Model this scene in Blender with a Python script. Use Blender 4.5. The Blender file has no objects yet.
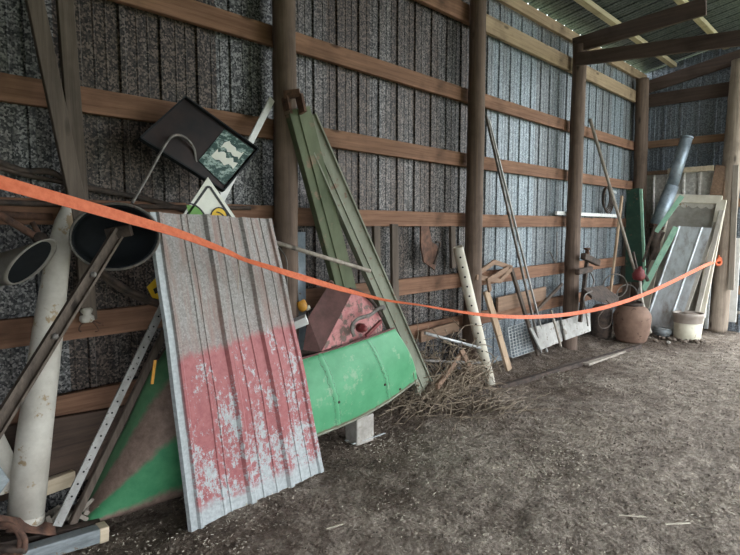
import bpy, bmesh, random
from math import *
from mathutils import Vector, Matrix, noise
V=Vector
random.seed(7)
COL=bpy.context.scene.collection
# ------------------------------------------------ camera
F=543.; TH=radians(44.3); PT=radians(5.2); CAM=V((0,-3.1,1.53))
FW=V((cos(PT)*cos(TH),cos(PT)*sin(TH),-sin(PT))); RT=V((sin(TH),-cos(TH),0)); UP=RT.cross(FW)
def W(x,y,ax='y',k=0.0):
    """point of the real plane ax=k seen at a position of the photo"""
    d=FW+RT*((x-370)/F)-UP*((y-277.5)/F); i='xyz'.index(ax)
    return CAM+d*((k-CAM[i])/d[i])
def D(x,y,dist):
    d=FW+RT*((x-370)/F)-UP*((y-277.5)/F); return CAM+d*dist
cd=bpy.data.cameras.new('camera'); co=bpy.data.objects.new('camera',cd); COL.objects.link(co)
cd.sensor_width=36; cd.lens=F/740*36; cd.clip_start=.05
co.matrix_world=Matrix(((RT.x,UP.x,-FW.x,CAM.x),(RT.y,UP.y,-FW.y,CAM.y),(RT.z,UP.z,-FW.z,CAM.z),(0,0,0,1)))
bpy.context.scene.camera=co
# ------------------------------------------------ materials
class N:
    def __init__(s,name,rough=.8,metal=0.,spec=.3):
        s.m=bpy.data.materials.new(name); s.m.use_nodes=True; s.t=s.m.node_tree
        s.b=s.t.nodes['Principled BSDF']; s.b.inputs['Roughness'].default_value=rough
        s.b.inputs['Metallic'].default_value=metal; s.b.inputs['Specular IOR Level'].default_value=spec
    def n(s,ty,**k):
        o=s.t.nodes.new(ty)
        for a,v in k.items():
            if a in o.inputs: o.inputs[a].default_value=v
            else: setattr(o,a,v)
        return o
    def l(s,a,b): s.t.links.new(a,b)
    def co(s,kind='Object',scale=(1,1,1),loc=(0,0,0)):
        c=s.n('ShaderNodeTexCoord'); m=s.n('ShaderNodeMapping'); m.inputs['Scale'].default_value=scale; m.inputs['Location'].default_value=loc
        s.l(c.outputs[kind],m.inputs['Vector']); return m.outputs[0]
    def noise(s,vec,scale,detail=4,rough=.6):
        o=s.n('ShaderNodeTexNoise'); o.inputs['Scale'].default_value=scale; o.inputs['Detail'].default_value=detail; o.inputs['Roughness'].default_value=rough
        s.l(vec,o.inputs['Vector']); return o.outputs['Fac']
    def vor(s,vec,scale,out='Color',feature='F1'):
        o=s.n('ShaderNodeTexVoronoi',feature=feature); o.inputs['Scale'].default_value=scale; s.l(vec,o.inputs['Vector'])
        return o.outputs[out]
    def ramp(s,fac,stops):
        r=s.n('ShaderNodeValToRGB'); e=r.color_ramp.elements
        while len(e)<len(stops): e.new(.5)
        for q,(p,c) in zip(e,stops):
            q.position=p; q.color=(c,c,c,1) if isinstance(c,(int,float)) else (*c,1)
        s.l(fac,r.inputs['Fac']); return r.outputs['Color']
    def mix(s,fac,a,b,bt='MIX'):
        m=s.n('ShaderNodeMix',data_type='RGBA',blend_type=bt)
        for v,i in ((fac,0),(a,6),(b,7)):
            if isinstance(v,(int,float)): m.inputs[i].default_value=v if i==0 else (v,v,v,1)
            elif isinstance(v,tuple): m.inputs[i].default_value=(*v,1)
            else: s.l(v,m.inputs[i])
        return m.outputs[2]
    def math(s,op,a,b=0.,c=None):
        m=s.n('ShaderNodeMath',operation=op)
        for v,i in ((a,0),(b,1),(c,2)):
            if v is None: continue
            if isinstance(v,(int,float)): m.inputs[i].default_value=v
            else: s.l(v,m.inputs[i])
        return m.outputs[0]
    def sep(s,vec):
        o=s.n('ShaderNodeSeparateXYZ'); s.l(vec,o.inputs[0]); return o.outputs
    def base(s,c): s.l(c,s.b.inputs['Base Color'])
    def bump(s,h,st=.3,d=.01):
        b=s.n('ShaderNodeBump'); b.inputs['Strength'].default_value=st; b.inputs['Distance'].default_value=d
        s.l(h,b.inputs['Height']); s.l(b.outputs[0],s.b.inputs['Normal'])
def two(name,a,b,scale=8,stretch=(1,1,1),rough=.8,metal=0.,bump=.3,lo=.35,hi=.65,c=None,cs=30,cl=.62):
    s=N(name,rough,metal); v=s.co(scale=stretch); f=s.noise(v,scale,6,.65)
    col=s.ramp(f,[(lo,a),(hi,b)])
    if c: col=s.mix(s.ramp(s.noise(s.co(),cs,5,.7),[(cl,0.),(cl+.05,1.)]),col,c)
    s.base(col); s.bump(f,bump,.005); return s.m
def wood(name,a,b,ax='x',rough=.85,knots=True):
    st={'x':(.6,14,14),'y':(14,.6,14),'z':(14,14,.6)}[ax]
    s=N(name,rough); f=s.noise(s.co(scale=st),2.2,6,.7); f2=s.noise(s.co(),3,4)
    col=s.ramp(f,[(.3,a),(.7,b)]); col=s.mix(s.ramp(f2,[(.5,0.),(.75,.6)]),col,tuple(x*.45 for x in a))
    if knots:
        d=s.vor(s.co(scale={'x':(1.6,5,5),'y':(5,1.6,5),'z':(5,5,1.6)}[ax]),1.3,'Distance')
        col=s.mix(s.ramp(d,[(.06,.8),(.14,0.)]),col,tuple(x*.3 for x in a))
    s.base(col); s.bump(f,.5,.004); return s.m
def galv2(name,d1,l1,d2,l2,xs,scale,stain):
    s=N(name,.5,.3,.4); v=s.co(); r=s.sep(s.vor(v,scale))[0]
    r=s.math('MULTIPLY_ADD',r,.6,s.math('MULTIPLY',s.noise(v,scale*.8,3,.8),.55)); x=s.sep(v)[0]
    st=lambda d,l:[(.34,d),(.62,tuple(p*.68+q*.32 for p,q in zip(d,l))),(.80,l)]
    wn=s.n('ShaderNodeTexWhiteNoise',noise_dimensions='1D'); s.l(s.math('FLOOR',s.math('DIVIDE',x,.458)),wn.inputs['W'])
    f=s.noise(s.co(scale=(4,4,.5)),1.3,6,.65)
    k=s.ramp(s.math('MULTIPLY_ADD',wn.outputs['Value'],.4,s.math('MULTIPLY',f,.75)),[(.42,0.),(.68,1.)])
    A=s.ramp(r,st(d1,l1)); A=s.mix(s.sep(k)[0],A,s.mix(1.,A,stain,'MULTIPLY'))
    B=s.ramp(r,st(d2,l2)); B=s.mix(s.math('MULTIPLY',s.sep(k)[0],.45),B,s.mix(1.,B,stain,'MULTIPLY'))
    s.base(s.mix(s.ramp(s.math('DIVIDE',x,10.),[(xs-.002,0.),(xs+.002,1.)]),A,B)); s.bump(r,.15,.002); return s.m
def galv(name,dark,light,scale=75,stain=None,tone=.9,rough=.5,metal=.35,sheetw=.91,uvk='Object',ax=0):
    s=N(name,rough,metal,.4); v=s.co(uvk)
    sp=s.vor(v,scale); r=s.sep(sp)[0]
    n0=s.noise(v,scale*.8,3,.8); r=s.math('MULTIPLY_ADD',r,.6,s.math('MULTIPLY',n0,.55))
    col=s.ramp(r,[(.32,dark),(.62,tuple((p+q)/2 for p,q in zip(dark,light))),(.88,light)])
    # tone of each sheet and of streaks running down it
    xyz=s.sep(v); sh=s.math('FLOOR',s.math('DIVIDE',xyz[ax],sheetw))
    wn=s.n('ShaderNodeTexWhiteNoise',noise_dimensions='1D'); s.l(sh,wn.inputs['W'])
    st=[5,5,5]; st[2 if uvk=='Object' else 1]=.35
    if uvk=='Object' and ax==1: pass
    f=s.noise(s.co(uvk,scale=tuple(st)),1.6,5,.6)
    if stain:
        k=s.ramp(s.math('MULTIPLY_ADD',wn.outputs['Value'],.35,s.math('MULTIPLY',f,.8)),[(.42,0.),(.72,1.)])
        col=s.mix(s.math('MULTIPLY',s.sep(k)[0],tone),col,s.mix(.8,col,stain,'MULTIPLY'))
    s.base(col); s.bump(r,.15,.002); return s.m
M={}
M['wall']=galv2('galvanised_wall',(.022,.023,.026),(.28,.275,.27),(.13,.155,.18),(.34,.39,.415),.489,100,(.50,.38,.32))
M['wallb']=galv('galvanised_end_wall',(.11,.13,.155),(.30,.34,.38),70,(.6,.5,.45),.6,ax=1)
M['roof']=galv('galvanised_roof',(.06,.075,.08),(.16,.18,.185),60,(.5,.5,.45),.6)
M['sheet']=galv('leaned_galvanised',(.46,.45,.42),(.70,.70,.67),30,(.7,.58,.48),.5,.45,.2)
M['girt']=wood('girt_wood',(.13,.065,.04),(.32,.175,.11))
M['girty']=wood('girt_wood_y',(.20,.12,.075),(.36,.22,.14),'y')
M['plate']=wood('plate_wood',(.24,.17,.11),(.44,.33,.21))
M['purlin']=wood('purlin_wood',(.36,.30,.19),(.54,.47,.31))
M['rafter']=wood('rafter_wood',(.06,.042,.035),(.12,.085,.07),'y')
M['post']=wood('post_wood',(.085,.058,.045),(.21,.15,.115),'z')
M['postg']=wood('post_grey',(.20,.155,.12),(.42,.35,.28),'z')
M['board']=wood('dark_board',(.065,.05,.04),(.16,.125,.10),'z')
M['plank']=wood('plank',(.30,.20,.13),(.52,.39,.27),'z')
M['plankg']=wood('plank_grey',(.22,.19,.16),(.42,.37,.31),'z')
M['plankx']=wood('plank_brown',(.16,.10,.07),(.32,.21,.14),'x')
M['pale']=wood('pale_wood',(.45,.36,.25),(.68,.57,.42),'x')
M['rust']=two('rust',(.055,.035,.03),(.20,.105,.07),14,rough=.85,bump=.6)
M['rustd']=two('rust_dark',(.03,.025,.022),(.10,.07,.055),14,rough=.8,bump=.6)
M['steel']=two('old_steel',(.10,.095,.09),(.26,.235,.21),18,rough=.65,metal=.3,c=(.15,.08,.05),cs=22)
M['zinc']=two('zinc',(.33,.34,.34),(.58,.60,.60),14,rough=.45,metal=.5,c=(.22,.2,.17),cs=60,cl=.6)
M['duct']=two('duct_metal',(.22,.27,.32),(.42,.49,.55),7,rough=.45,metal=.5,c=(.2,.16,.13),cs=18,cl=.62)
M['tube']=two('blue_grey_tube',(.15,.17,.18),(.30,.33,.34),9,stretch=(1,1,4),rough=.6,metal=.3,c=(.2,.15,.11),cs=20,cl=.6)
M['pvc']=two('dirty_pvc',(.42,.385,.33),(.62,.585,.52),5,rough=.6,bump=.1,c=(.34,.25,.15),cs=9,cl=.60)
M['pvcw']=two('white_pvc',(.62,.57,.46),(.78,.73,.62),5,rough=.5,bump=.1)
M['white']=two('white_paint',(.60,.60,.57),(.80,.80,.78),7,rough=.5,bump=.1,c=(.3,.27,.22),cs=25,cl=.66)
M['whited']=two('dirty_white_board',(.28,.27,.25),(.50,.49,.46),5,rough=.7,bump=.1,c=(.2,.17,.14),cs=14,cl=.58)
M['strip']=two('strip_metal',(.26,.25,.235),(.42,.41,.39),12,rough=.6,metal=.2,c=(.1,.09,.08),cs=40,cl=.6)
M['darkt']=wood('dark_timber',(.05,.035,.028),(.12,.08,.06),'x')
M['black']=two('black_plastic',(.006,.008,.010),(.014,.017,.02),6,rough=.75,bump=.1)
M['hole']=two('dark_bore',(.01,.01,.01),(.02,.02,.02),6,rough=.9)
M['greyp']=two('grey_plastic',(.24,.22,.19),(.38,.36,.32),6,rough=.7)
M['green']=two('green_paint',(.10,.42,.17),(.17,.56,.26),5,rough=.5,bump=.15,c=(.20,.26,.15),cs=26,cl=.63)
M['greend']=two('dark_green_paint',(.02,.055,.04),(.04,.095,.065),5,rough=.5,bump=.15,c=(.14,.10,.07),cs=16,cl=.6)
M['mint']=two('mint_paint',(.20,.40,.29),(.34,.54,.40),8,rough=.5,bump=.15,c=(.2,.14,.09),cs=30,cl=.62)
M['chute']=two('chute_green',(.065,.082,.042),(.15,.17,.10),4,stretch=(1,1,.4),rough=.7,c=(.22,.15,.10),cs=7,cl=.58)
M['rail']=two('grey_green_rail',(.17,.175,.13),(.28,.29,.225),6,stretch=(1,1,.4),rough=.75,c=(.20,.13,.09),cs=16,cl=.60)
M['pink']=two('faded_red_paint',(.38,.12,.12),(.58,.27,.26),12,rough=.6,c=(.17,.12,.10),cs=16,cl=.52)
M['maroon']=two('maroon_rust',(.10,.055,.05),(.20,.10,.09),6,rough=.75)
M['red']=two('red_paint',(.13,.02,.024),(.24,.05,.05),8,rough=.5,c=(.2,.14,.1),cs=30,cl=.6)
M['tank']=two('rusty_tank',(.15,.09,.065),(.26,.165,.12),5,rough=.75,c=(.10,.06,.045),cs=12,cl=.6)
M['orange']=two('orange_webbing',(.60,.125,.05),(.72,.19,.085),40,rough=.6,bump=.2)
M['yellow']=two('yellow_paint',(.70,.42,.02),(.80,.52,.04),6,rough=.5,bump=.05)
M['amber']=two('amber_reflector',(.48,.22,.03),(.6,.30,.05),30,rough=.3,bump=.05)
M['ink']=two('black_ink',(.012,.012,.012),(.02,.02,.02),6,rough=.5,bump=.05)
M['leaf']=two('sign_green',(.12,.30,.06),(.17,.38,.09),6,rough=.5,bump=.05)
M['signw']=two('sign_white',(.66,.66,.58),(.80,.80,.72),6,rough=.5,bump=.05)
M['conc']=two('concrete',(.27,.25,.22),(.44,.41,.37),12,rough=.9,c=(.25,.22,.18),cs=14,cl=.58)
M['twig']=two('dry_twig',(.16,.12,.085),(.36,.29,.21),8,rough=.9)
M['straw']=two('straw',(.42,.37,.29),(.66,.60,.49),8,rough=.9)
M['dirt_clod']=two('dirt_clod',(.12,.095,.075),(.28,.23,.19),8,rough=.95)
M['cream']=two('cream_plastic',(.62,.58,.45),(.78,.74,.60),6,rough=.5,c=(.35,.28,.2),cs=14,cl=.62)
M['pail']=two('pail_plastic',(.34,.29,.25),(.46,.40,.35),6,rough=.6,c=(.6,.55,.48),cs=9,cl=.62)
M['grass']=two('yard_grass',(.10,.13,.06),(.20,.23,.12),2,rough=.95)
# floor
s=N('dirt_floor',.95,0,.15); v=s.co()
a=s.noise(v,1.1,6,.6); b=s.noise(v,9,8,.75); c=s.noise(v,45,4,.8)
col=s.ramp(b,[(.34,(.22,.175,.14)),(.50,(.46,.385,.32)),(.66,(.74,.64,.53))])
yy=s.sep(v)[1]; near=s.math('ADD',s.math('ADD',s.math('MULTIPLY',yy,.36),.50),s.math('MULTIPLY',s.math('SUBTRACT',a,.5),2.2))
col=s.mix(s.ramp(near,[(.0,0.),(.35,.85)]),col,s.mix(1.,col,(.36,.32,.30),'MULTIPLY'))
col=s.mix(s.ramp(s.noise(v,22,6,.8),[(.36,.7),(.50,0.)]),col,s.mix(1.,col,(.42,.38,.35),'MULTIPLY'))
col=s.mix(s.ramp(c,[(.57,0.),(.66,.8)]),col,(.66,.57,.45))
col=s.mix(s.ramp(s.noise(v,70,3,.8),[(.30,.8),(.40,0.)]),col,(.04,.032,.028))
pb=s.vor(v,38,'Distance'); s.base(col); s.bump(s.math('ADD',s.math('ADD',b,s.math('MULTIPLY',c,.9)),s.math('MULTIPLY',pb,-.6)),1.,.07); M['floor']=s.m
# red over galvanised sheet (uses the sheet's own UV in metres: u across, v up)
s=N('red_over_galvanised',.55,.15,.35); uv=s.co('UV'); x,y,_=s.sep(uv)
zi=s.ramp(s.math('ADD',s.math('MULTIPLY',s.sep(s.vor(uv,120))[0],.5),s.math('MULTIPLY',s.noise(uv,30,5,.7),.5)),[(.25,(.20,.185,.17)),(.55,(.27,.25,.235)),(.8,(.34,.325,.305))])
zi=s.mix(s.ramp(s.noise(s.co('UV',scale=(9,1,1)),2.2,5,.6),[(.45,0.),(.66,.7)]),zi,(.25,.15,.12))
bl=s.ramp(s.noise(uv,40,4,.7),[(.35,(.32,.345,.35)),(.65,(.47,.50,.505))])
redc=s.ramp(s.noise(uv,24,6,.75),[(.3,(.27,.085,.09)),(.7,(.41,.155,.155))])
fl=s.noise(s.co('UV',scale=(1.5,1,1)),26,7,.85); big=s.noise(s.co('UV',scale=(1.6,.7,1)),4.2,3,.6)
lowbias=s.math('MULTIPLY',s.math('SUBTRACT',.95,y),.09)
m1=s.ramp(s.math('ADD',s.math('ADD',s.math('MULTIPLY',fl,.62),s.math('MULTIPLY',big,.42)),lowbias),[(.578,0.),(.60,1.)])
paint=s.mix(m1,redc,bl)
band=s.math('SUBTRACT',s.math('ADD',y,s.math('MULTIPLY',x,.02)),s.math('MULTIPLY',s.noise(uv,7,4,.7),.16))
paint=s.mix(s.ramp(band,[(.0,1.),(.05,0.)]),paint,bl)
edge=s.math('SUBTRACT',s.math('ADD',y,s.math('MULTIPLY',x,-.10)),s.math('MULTIPLY',s.noise(s.co('UV',scale=(5,1,1)),5,5,.8),.16))
edge=s.math('ADD',edge,0.)
top=s.ramp(edge,[(.78,0.),(.82,.92),(1.,1.)])
col=s.mix(top,paint,zi); col=s.mix(s.ramp(x,[(.042,1.),(.052,0.)]),col,bl); s.base(col); s.bump(fl,.2,.002); M['redsheet']=s.m
# green snout: paint over rust, boundary follows a curve
s=N('green_over_rust',.65,0.,.3); uv=s.co('UV'); u,w,_=s.sep(uv)
vo=s.co(); g=s.ramp(s.noise(vo,9,6,.7),[(.3,(.035,.19,.085)),(.7,(.08,.29,.135))])
r=s.ramp(s.noise(vo,22,6,.8),[(.3,(.15,.10,.08)),(.7,(.32,.23,.185))])
e=s.math('ADD',w,s.math('MULTIPLY',s.noise(vo,12,5,.7),.12))
k=s.ramp(e,[(.10,0.),(.16,1.),(.44,1.),(.50,0.),(.84,0.),(.90,.8)]); 
s.base(s.mix(s.sep(k)[0],r,g)); s.bump(s.noise(vo,40,4),.3,.003); M['snout']=s.m
s=N('scratched_green_shell',.5,0,.4); uv=s.co('UV'); u,w,_=s.sep(uv); v=s.co()
col=s.ramp(s.noise(v,4,5,.65),[(.3,(.065,.28,.13)),(.7,(.13,.40,.21))])
col=s.mix(s.ramp(s.noise(v,9,7,.75),[(.56,0.),(.64,.55)]),col,(.33,.44,.30))
wob=s.math('MULTIPLY',s.math('SUBTRACT',s.noise(s.co('UV',scale=(1,3,1)),3,5,.8),.5),.09)
for cu in (.20,.24,.67,.70):
    dd=s.math('ABSOLUTE',s.math('ADD',s.math('SUBTRACT',u,cu),wob)); nn_=s.math('MULTIPLY',s.noise(s.co('UV',scale=(3,1,1),loc=(cu*9,0,0)),9,5,.8),.016)
    col=s.mix(s.ramp(s.math('SUBTRACT',nn_,dd),[(.004,0.),(.006,.85)]),col,(.05,.10,.06))
col=s.mix(s.ramp(s.math('ADD',w,s.math('MULTIPLY',s.noise(v,14,5,.8),.12)),[(.085,.9),(.11,0.)]),col,(.22,.17,.12))
s.base(col); s.bump(s.noise(v,20,4),.15,.003); M['shroud']=s.m
# tray bottom
s=N('tray_black_paint',.4,.1,.5); v=s.co(); s.base(s.ramp(s.noise(v,4,6,.7),[(.35,(.010,.010,.011)),(.58,(.03,.018,.016)),(.72,(.07,.025,.02))])); M['tray']=s.m
s=N('peeling_teal',.4,.1,.5); v=s.co(); s.base(s.ramp(s.noise(s.co(scale=(1,1,2)),13,6,.8),[(.50,(.03,.07,.06)),(.56,(.30,.40,.36)),(.7,(.48,.53,.48))])); M['teal']=s.m
# worn silver sheet with reflections
s=N('bright_worn_sheet',.38,.25,.6); v=s.co(); s.base(s.ramp(s.noise(s.co(scale=(2,2,1)),3,5,.7),[(.3,(.30,.27,.25)),(.48,(.55,.58,.60)),(.7,(.74,.78,.80))])); s.bump(s.noise(v,3,3),.35,.03); M['bright']=s.m
# ------------------------------------------------ mesh helper
class MB:
    def __init__(s): s.b=bmesh.new(); s.uv=None
    def poly(s,pts,idx):
        vs=[s.b.verts.new(p) for p in pts]
        for f in idx:
            try: s.b.faces.new([vs[i] for i in f])
            except ValueError: pass
        return s
    def beam(s,p,q,w,h,side=None,bev=0.,taper=1.):
        """square bar p->q, w along side vector, h along the other"""
        p,q=V(p),V(q); d=(q-p).normalized(); sd=V(side) if side else V((0,-1,0))
        n=(sd-d*sd.dot(d))
        if n.length<1e-4: n=V((1,0,0))-d*d.x
        n.normalize(); a=d.cross(n).normalized()       # n = thickness dir (h), a = width dir (w)
        L=[]
        for c,k in ((p,1),(q,taper)):
            L+=[c+a*(i*w/2*k)+n*(j*h/2*k) for i,j in ((-1,-1),(1,-1),(1,1),(-1,1))]
        s.poly(L,[(3,2,1,0),(4,5,6,7),(0,1,5,4),(1,2,6,5),(2,3,7,6),(3,0,4,7)]); return s
    def box(s,a,b):
        x0,y0,z0=a; x1,y1,z1=b
        L=[(x,y,z) for z in (z0,z1) for x,y in ((x0,y0),(x1,y0),(x1,y1),(x0,y1))]
        s.poly(L,[(3,2,1,0),(4,5,6,7),(0,1,5,4),(1,2,6,5),(2,3,7,6),(3,0,4,7)]); return s
    def tube(s,path,r,n=12,cap=True,flat=1.,closed=False,jit=0.):
        path=[V(p) for p in path]; m=len(path); rs=r if isinstance(r,(list,tuple)) else [r]*m
        rings=[]; ref=None
        for i,p in enumerate(path):
            if closed: d=path[(i+1)%m]-path[i-1]
            else: d=path[min(i+1,m-1)]-path[max(i-1,0)]
            d.normalize()
            if ref is None: ref=V((0,0,1)) if abs(d.z)<.9 else V((1,0,0))
            ref=(ref-d*ref.dot(d)).normalized(); o=d.cross(ref)
            rings.append([s.b.verts.new(p+(ref*cos(2*pi*k/n)+o*sin(2*pi*k/n)*flat)*rs[i]*(1+(random.uniform(-jit,jit) if jit else 0))) for k in range(n)])
        for i in range(m if closed else m-1):
            a,b=rings[i],rings[(i+1)%m]
            for k in range(n): 
                f=s.b.faces.new((a[k],a[(k+1)%n],b[(k+1)%n],b[k])); f.smooth=True
        if cap and not closed: s.b.faces.new(rings[0][::-1]); s.b.faces.new(rings[-1])
        return s
    def lathe(s,base,axis,prof,n=28,sx=1.,a0=None):
        """prof: (radius, height); base point, axis"""
        ax=V(axis).normalized(); ref=V(a0) if a0 else (V((1,0,0)) if abs(ax.x)<.9 else V((0,1,0)))
        u=(ref-ax*ref.dot(ax)).normalized(); w=ax.cross(u); rings=[]
        for r,h in prof:
            c=V(base)+ax*h
            rings.append([s.b.verts.new(c+(u*cos(2*pi*k/n)*sx+w*sin(2*pi*k/n))*max(r,1e-4)) for k in range(n)])
        for a,b in zip(rings,rings[1:]):
            for k in range(n): f=s.b.faces.new((a[k],a[(k+1)%n],b[(k+1)%n],b[k])); f.smooth=True
        s.b.faces.new(rings[0][::-1]); s.b.faces.new(rings[-1]); return s
    def prism(s,pts,off):
        """planar outline extruded by a vector"""
        n=len(pts); off=V(off); P=[V(p) for p in pts]; P+= [p+off for p in P]
        s.poly(P,[tuple(range(n))[::-1],tuple(range(n,2*n))]+[(i,(i+1)%n,n+(i+1)%n,n+i) for i in range(n)]); return s
    def grid(s,fn,us,vs,uvf=None,smooth=False,skip=None):
        if s.uv is None: s.uv=s.b.loops.layers.uv.new('UVMap')
        g=[[s.b.verts.new(fn(u,v)) for v in vs] for u in us]
        for i in range(len(us)-1):
            for j in range(len(vs)-1):
                if skip and skip((us[i]+us[i+1])/2,(vs[j]+vs[j+1])/2): continue
                f=s.b.faces.new((g[i][j],g[i+1][j],g[i+1][j+1],g[i][j+1])); f.smooth=smooth
                for l,(a,c) in zip(f.loops,((i,j),(i+1,j),(i+1,j+1),(i,j+1))):
                    l[s.uv].uv=uvf(us[a],vs[c]) if uvf else (us[a],vs[c])
        return s
def origin(o):
    p=V((0,0,0))
    while o: p+=o.location; o=o.parent
    return p
def obj(name,mb,mat,parent=None,at=None,thick=0,bev=0,label=None,sub=0):
    bm=mb.b
    if not mb.uv: bmesh.ops.recalc_face_normals(bm,faces=bm.faces)
    if at is None:
        zs=[v.co for v in bm.verts]; at=V(((min(c.x for c in zs)+max(c.x for c in zs))/2,(min(c.y for c in zs)+max(c.y for c in zs))/2,min(c.z for c in zs)))
    at=V(at); bmesh.ops.translate(bm,vec=-at,verts=bm.verts)
    me=bpy.data.meshes.new(name); bm.to_mesh(me); bm.free(); me.materials.append(M[mat])
    o=bpy.data.objects.new(name,me); COL.objects.link(o)
    if parent: o.parent=parent; o.location=at-origin(parent)
    else: o.location=at
    if thick: m=o.modifiers.new('t','SOLIDIFY'); m.thickness=thick; m.offset=0
    if bev: m=o.modifiers.new('b','BEVEL'); m.width=bev; m.segments=2; m.limit_method='ANGLE'
    if sub: m=o.modifiers.new('s','SUBSURF'); m.levels=sub; m.render_levels=sub
    if label: o['label']=label
    return o
def tag(o,label,cat,group=None,kind=None):
    o['label']=label; o['category']=cat
    if group: o['group']=group
    if kind: o['kind']=kind
    return o
def thing(name,label,cat,loc,group=None):
    o=bpy.data.objects.new(name,None); o.empty_display_size=.1; COL.objects.link(o); o.location=loc
    return tag(o,label,cat,group)
def struct(name,mb,mat,**k):
    o=obj(name,mb,mat,**k); o['kind']='structure'; return o
def lerp(a,b,t): return V(a)+(V(b)-V(a))*t
def spline(pts,n=8):
    P=[V(p) for p in pts]; out=[]
    for i in range(len(P)-1):
        p0,p1,p2,p3=P[max(i-1,0)],P[i],P[i+1],P[min(i+2,len(P)-1)]
        for k in range(n):
            t=k/n; out.append(.5*((2*p1)+(p2-p0)*t+(2*p0-5*p1+4*p2-p3)*t*t+(-p0+3*p1-3*p2+p3)*t**3))
    return out+[P[-1]]
# ------------------------------------------------ the shed
XE=9.52; XL=-2.2; YF=-5.6
def zr(y): return 3.99-.18*y
# rib profile: breakpoints in one 0.229 m pitch -> depth
PROF=[(0,0),(.007,.015),(.034,.015),(.041,0),(.098,0),(.102,.0035),(.107,.0035),(.111,0),(.160,0),(.164,.0035),(.169,.0035),(.173,0)]
def ribs(a,b,p=PROF,pitch=.229):
    out=[]; x=a
    while x<b:
        for d,h in p:
            if x+d<=b: out.append((x+d,h))
        x+=pitch
    out.append((b,0)); return out
R=ribs(XL,XE); H=dict(R)
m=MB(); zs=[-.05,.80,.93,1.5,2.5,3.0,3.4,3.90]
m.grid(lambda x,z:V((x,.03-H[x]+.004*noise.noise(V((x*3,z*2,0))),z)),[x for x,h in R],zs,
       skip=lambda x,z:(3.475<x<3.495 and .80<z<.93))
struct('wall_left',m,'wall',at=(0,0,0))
Rb=ribs(-1.48,.03); Hb=dict(Rb)
m=MB(); m.grid(lambda y,z:V((XE-Hb[y],y,z*(zr(y)+.022)/4)),[y for y,h in Rb],[-.05,1,2,3,4])
struct('wall_back',m,'wallb',at=(XE,0,0))
Rr=ribs(XL-.1,XE+.05); Hr=dict(Rr)
m=MB(); m.grid(lambda x,y:V((x,y,zr(y)+.03+Hr[x]*1.3)),[x for x,h in Rr],[.043,-2,-4,YF-.2])
struct('ceiling',m,'roof',at=(0,0,0))
# closed end behind the camera and unseen header added to darken the upper wall
Rn=ribs(YF,.03); Hn=dict(Rn)
m=MB(); m.grid(lambda y,z:V((XL+Hn[y],y,z*(zr(y)-.02)/4)),[y for y,h in Rn],[-.05,2,4])
struct('wall_near',m,'wallb',at=(XL,0,0))
FRONT=(XL,2.6,2.55)   # from x, to x, opening height
m=MB(); m.grid(lambda x,z:V((x,YF,z)),[XL,0,3,5.0],[2.1,zr(YF)]); struct('wall_light_block',m,'roof',at=(0,YF,3))  # unseen panel, hung low to block sky light from the upper wall
m=MB(); m.box((-30,-45,-.12),(45,30,-.08)); struct('ground',m,'grass',at=(0,0,-.1))
# dirt floor
def fz(x,y):
    n=noise.fractal(V((x*1.6,y*1.6,0)),1.,2.,4)*.024+noise.noise(V((x*9,y*9,3)))*.012+noise.noise(V((x*22,y*22,8)))*.005
    berm=.05*exp(-((y+.02)/.22)**2)
    return n+berm-.004
m=MB()
def rng(a,b,st): n=int(round((b-a)/st)); return [a+(b-a)*i/n for i in range(n+1)]
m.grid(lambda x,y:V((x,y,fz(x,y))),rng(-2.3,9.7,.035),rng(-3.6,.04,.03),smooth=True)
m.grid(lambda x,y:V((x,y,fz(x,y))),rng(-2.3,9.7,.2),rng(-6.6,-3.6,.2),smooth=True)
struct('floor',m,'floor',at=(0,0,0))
tr=[0]
def trim(mb,mat,**k):
    tr[0]+=1; return struct('trim_%d'%tr[0],mb,mat,**k)
PX=[-.1,2.32,4.72,7.05,9.42]
for zi,(z,h) in enumerate([(.60,.13),(1.02,.14),(1.61,.13),(2.19,.13),(2.80,.13)]):
    for i in range(4):
        a=PX[i] if i else XL+.05; b=PX[i+1]
        m=MB(); dz=random.uniform(-.008,.008); m.beam((a,-.022,z+dz),(b,-.022,z-dz),.0+h,.04)
        trim(m,'girt',bev=.004)
for i in range(4):
    a=PX[i] if i else XL+.05; b=PX[i+1]
    trim(MB().beam((a,-.03,3.54),(b,-.03,3.54),.17,.045),'girt' if i<2 else 'plate',bev=.004)
    trim(MB().beam((a,-.03,3.885),(b,-.03,3.885),.12,.045),'girt' if i<2 else 'plate',bev=.004)
for z,h in ((.62,.13),(1.9,.12),(2.86,.11),(3.55,.20)):
    trim(MB().beam((XE-.045,-.08,z),(XE-.045,-1.46,z),h,.04,side=(1,0,0)),'girty' if z<3 else 'rafter',bev=.004)
for y in (-.42,-1.10,-1.78,-2.46,-3.14,-3.9,-4.5,-5.3):
    trim(MB().beam((XL,y,zr(y)-.035),(XE-.05,y,zr(y)-.035),.06,.08),'purlin',bev=.004)
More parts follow.
